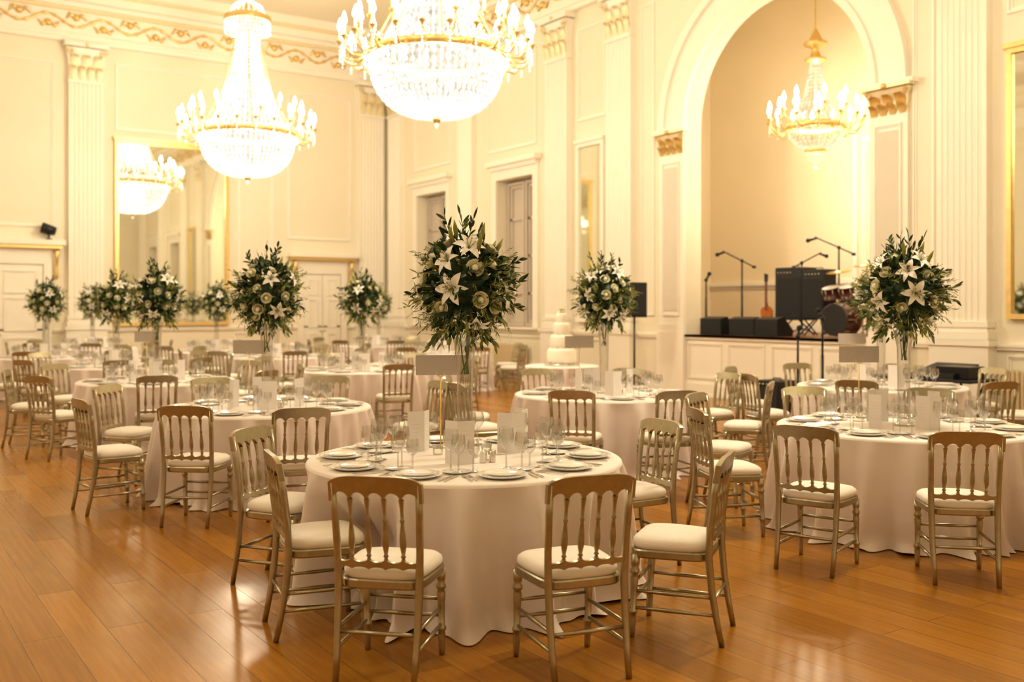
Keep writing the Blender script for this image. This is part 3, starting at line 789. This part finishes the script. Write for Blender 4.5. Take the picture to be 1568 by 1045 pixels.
micstand('microphone_stand',rp(12.85,.95,SZ2),1.40,2.4); micstand('microphone_stand',rp(12.05,.80,SZ2),1.05,-.6,False)
micstand('microphone_stand',rp(13.65,1.7,SZ2),1.35,.3); micstand('microphone_stand',rp(14.45,1.75,SZ2),1.6,2.9)
micstand('microphone_stand',(4.02,14.0,0),1.25,1.0,False); micstand('microphone_stand',(4.46,14.3,0),1.5,2.2,False)
def wedge(loc,rz,w=.5):
    mb=MB(); mb.prism([(-.2,0),(.2,0),(.22,.1),(-.02,.34),(-.2,.30)],-w/2,w/2,BLACK)
    vs=[(.215,-w/2+.03,.115),(.215,w/2-.03,.115),(.0,w/2-.03,.33),(.0,-w/2+.03,.33)]
    mb.add([(a+.006,b,c+.006) for a,b,c in vs],[(0,1,2,3)],GRILLE); mb.obj('stage_monitor_speaker',loc,rz)
wedge(rp(12.85,.30,SZ2),RA+pi/2,.52); wedge(rp(13.50,.38,SZ2),RA+pi/2+.2,.5); wedge(rp(14.15,.35,SZ2),RA+pi/2,.5)
def amp(name,loc,rz,w,d,h,stand=0):
    mb=MB(); 
    mb.cbox(-w/2,w/2,-d/2,d/2,stand,stand+h,.012,BLACK); mb.box(-w/2+.03,w/2-.03,-d/2-.006,-d/2,stand+.04,stand+h*.8,GRILLE)
    for k in range(5): mb.lathe([(0,.012),(.012,.012),(.014,0)],8,CUTL,TR(-w/2+.08+k*.07,-d/2,stand+h*.9,rx=pi/2))
    mb.tube([(-.09,0,stand+h),(-.07,0,stand+h+.03),(.07,0,stand+h+.03),(.09,0,stand+h)],.008,6,BLACKM)
    if stand:
        for sx in (-1,1): 
            mb.tube([(sx*w*.4,-d/2,.013),(sx*w*.4,d/2,stand)],.013,6,BLACKM); mb.tube([(sx*w*.4,d/2,.013),(sx*w*.4,-d/2,stand)],.013,6,BLACKM)
    mb.obj(name,loc,rz)
fz=RA
amp('bass_amplifier',rp(14.05,1.05,SZ2),fz,.62,.4,.95,.28); amp('guitar_amplifier',rp(14.60,1.02,SZ2),fz,.46,.36,.88,.3)
amp('subwoofer',(4.05,15.2,0),fz,.45,.45,.55)
mb=MB()
out=[]
for i in range(40):
    a=2*pi*i/40; r=.165+.035*cos(2*a)-.02*cos(4*a)+.012*sin(a); out.append((r*sin(a)*.85,.30+r*1.25*-cos(a)))
mb.prism(out,-.022,.022,AMBER); mb.prism([(-.022,.45),(.022,.45),(.019,.98),(-.019,.98)],-.034,-.012,WOODD)
mb.prism([(-.03,.98),(.03,.98),(.04,1.12),(-.035,1.14)],-.03,-.014,BLACK)
mb.box(-.05,.05,-.03,-.022,.2,.24,CUTL)
for s_ in (-1,1): mb.tube([(0,.03,.45),(s_*.16,-.06,.012)],.01,6,BLACKM)
mb.tube([(0,.03,.6),(0,.24,0.012)],.01,6,BLACKM); mb.tube([(-.12,-.06,.10),(.12,-.06,.10)],.01,6,BLACKM)
mb.obj('electric_guitar',rp(13.50,.90,SZ2),fz+.3)
mb=MB()
def drum(x,y,z,r,h,rx=0,rz=0,mat=SKIN):
    M=TR(x,y,z,rz,rx); mb.lathe([(0,0),(r,0),(r*1.02,0),(r*1.02,.02),(r,.02),(r,h-.02),(r*1.02,h-.02),(r*1.02,h),(r*.98,h)],28,mat,M); mb.lathe([(r*.98,h),(0,h)],28,CARD if rx<1 else BLACK,M); 
    for k in range(8): 
        a=2*pi*k/8; mb.tube([(r*1.03*cos(a),r*1.03*sin(a),.02),(r*1.03*cos(a),r*1.03*sin(a),h-.02)],.006,5,CUTL,M)
drum(.05,.2,.30,.27,.4,rx=pi/2); drum(-.16,.05,.66,.15,.2,rx=.3); drum(.2,.05,.66,.16,.22,rx=.3); drum(.48,.45,.2,.2,.35); drum(-.15,.5,.5,.16,.14)
for (x,y,z) in ((-.12,.15,1.12),(.45,.15,1.22),(-.15,.85,.85)):
    mb.tube([(x,y,.02),(x,y,z)],.01,6,CUTL); mb.lathe([(.0,.03),(.04,.02),(.22,0),(.22,-.002),(0,.015)],24,BRASSC,TR(x,y,z,0,.2))
    for k in range(3): a=2*pi*k/3; mb.tube([(x,y,.2),(x+.16*cos(a),y+.16*sin(a),.01)],.008,5,CUTL)
for x in (-.16,.2): mb.tube([(x,.05,.68),(.05,.0,.5)],.01,6,CUTL)
for k in range(3): a=2*pi*k/3; mb.tube([(-.15,.5,.5),(-.15+.16*cos(a),.5+.16*sin(a),.01)],.008,5,CUTL)
mb.obj('drum_kit',rp(15.22,.75,SZ2),fz)
def pa(loc,rz,h=1.5):
    mb=MB()
    for k in range(3):
        a=2*pi*k/3+.3; mb.tube([(0,0,.55),(.45*cos(a),.45*sin(a),.015)],.013,6,BLACKM); mb.tube([(0,0,.25),(.25*cos(a),.25*sin(a),.255)],.008,6,BLACKM)
    mb.tube([(0,0,.2),(0,0,h)],.018,8,BLACKM)
    poly=[(-.17,-.16),(.17,-.16),(.12,.16),(-.12,.16)]
    mb.loft([[(x,y,h-.02) for x,y in poly],[(x,y,h+.62) for x,y in poly]],BLACK,None,True)
    mb.box(-.155,.155,-.172,-.16,h+.02,h+.58,GRILLE)
    mb.obj('loudspeaker_on_stand',loc,rz)
pa((2.26,18.4,0),.5)
mb=MB()
mb.cbox(-.75,.75,-.32,.32,.70,.74,.01,BLACK)
for sx in(-1,1):
    mb.tube([(sx*.6,-.28,.015),(sx*.6,.28,.7)],.015,6,BLACKM); mb.tube([(sx*.6,.28,.015),(sx*.6,-.28,.7)],.015,6,BLACKM)
mb.prism([(-.28,.74),(.30,.74),(.30,.92),(-.28,.80)],-.5,.1,BLACK,Matrix.Rotation(pi/2,4,'Z'))
mb.cbox(.2,.65,-.2,.2,.74,.90,.01,BLACKM)
mb.obj('sound_mixing_desk',tuple(rp(18.3,-1.35,0)),fz)
mb=MB(); mb.box(-.08,.08,-.06,.06,0,.03,BLACKM); mb.tube([(0,0,.03),(0,0,.14)],.02,8,BLACKM)
mb.lathe([(.0,-.16),(.10,-.15),(.12,0),(.13,.16),(.115,.16),(.10,.10),(0,.10)],16,BLACK,TR(0,0,.25,0,1.3,0))
mb.obj('spotlight',tuple(rp(.18,-9.15,3.28)),RA)

# ------------------------------------------------------------------ world, camera
w=bpy.data.worlds.new('world'); scn.world=w; w.use_nodes=True
w.node_tree.nodes['Background'].inputs['Color'].default_value=(1,.85,.6,1); w.node_tree.nodes['Background'].inputs['Strength'].default_value=.2
cam=bpy.data.cameras.new('camera'); co=bpy.data.objects.new('camera',cam); scn.collection.objects.link(co)
co.location=(0,0,1.65); co.rotation_euler=(pi/2,0,0)
cam.sensor_width=36; cam.lens=35; cam.shift_y=-.0322; cam.clip_end=200; cam.clip_start=.05
cam.dof.use_dof=True; cam.dof.focus_distance=5.8; cam.dof.aperture_fstop=1.7
scn.camera=co
# turn the whole survey so that the room walls lie along the world axes
INV=(Matrix.Translation(RC)@Matrix.Rotation(RA,4,'Z')).inverted()
for o in list(scn.objects):
    if o.parent is None:
        m=Matrix.Translation(o.location)@o.rotation_euler.to_matrix().to_4x4()
        o.matrix_world=INV@m
scn.view_settings.view_transform='Standard'; scn.view_settings.look='None'
scn.view_settings.exposure=.02; scn.view_settings.gamma=.90
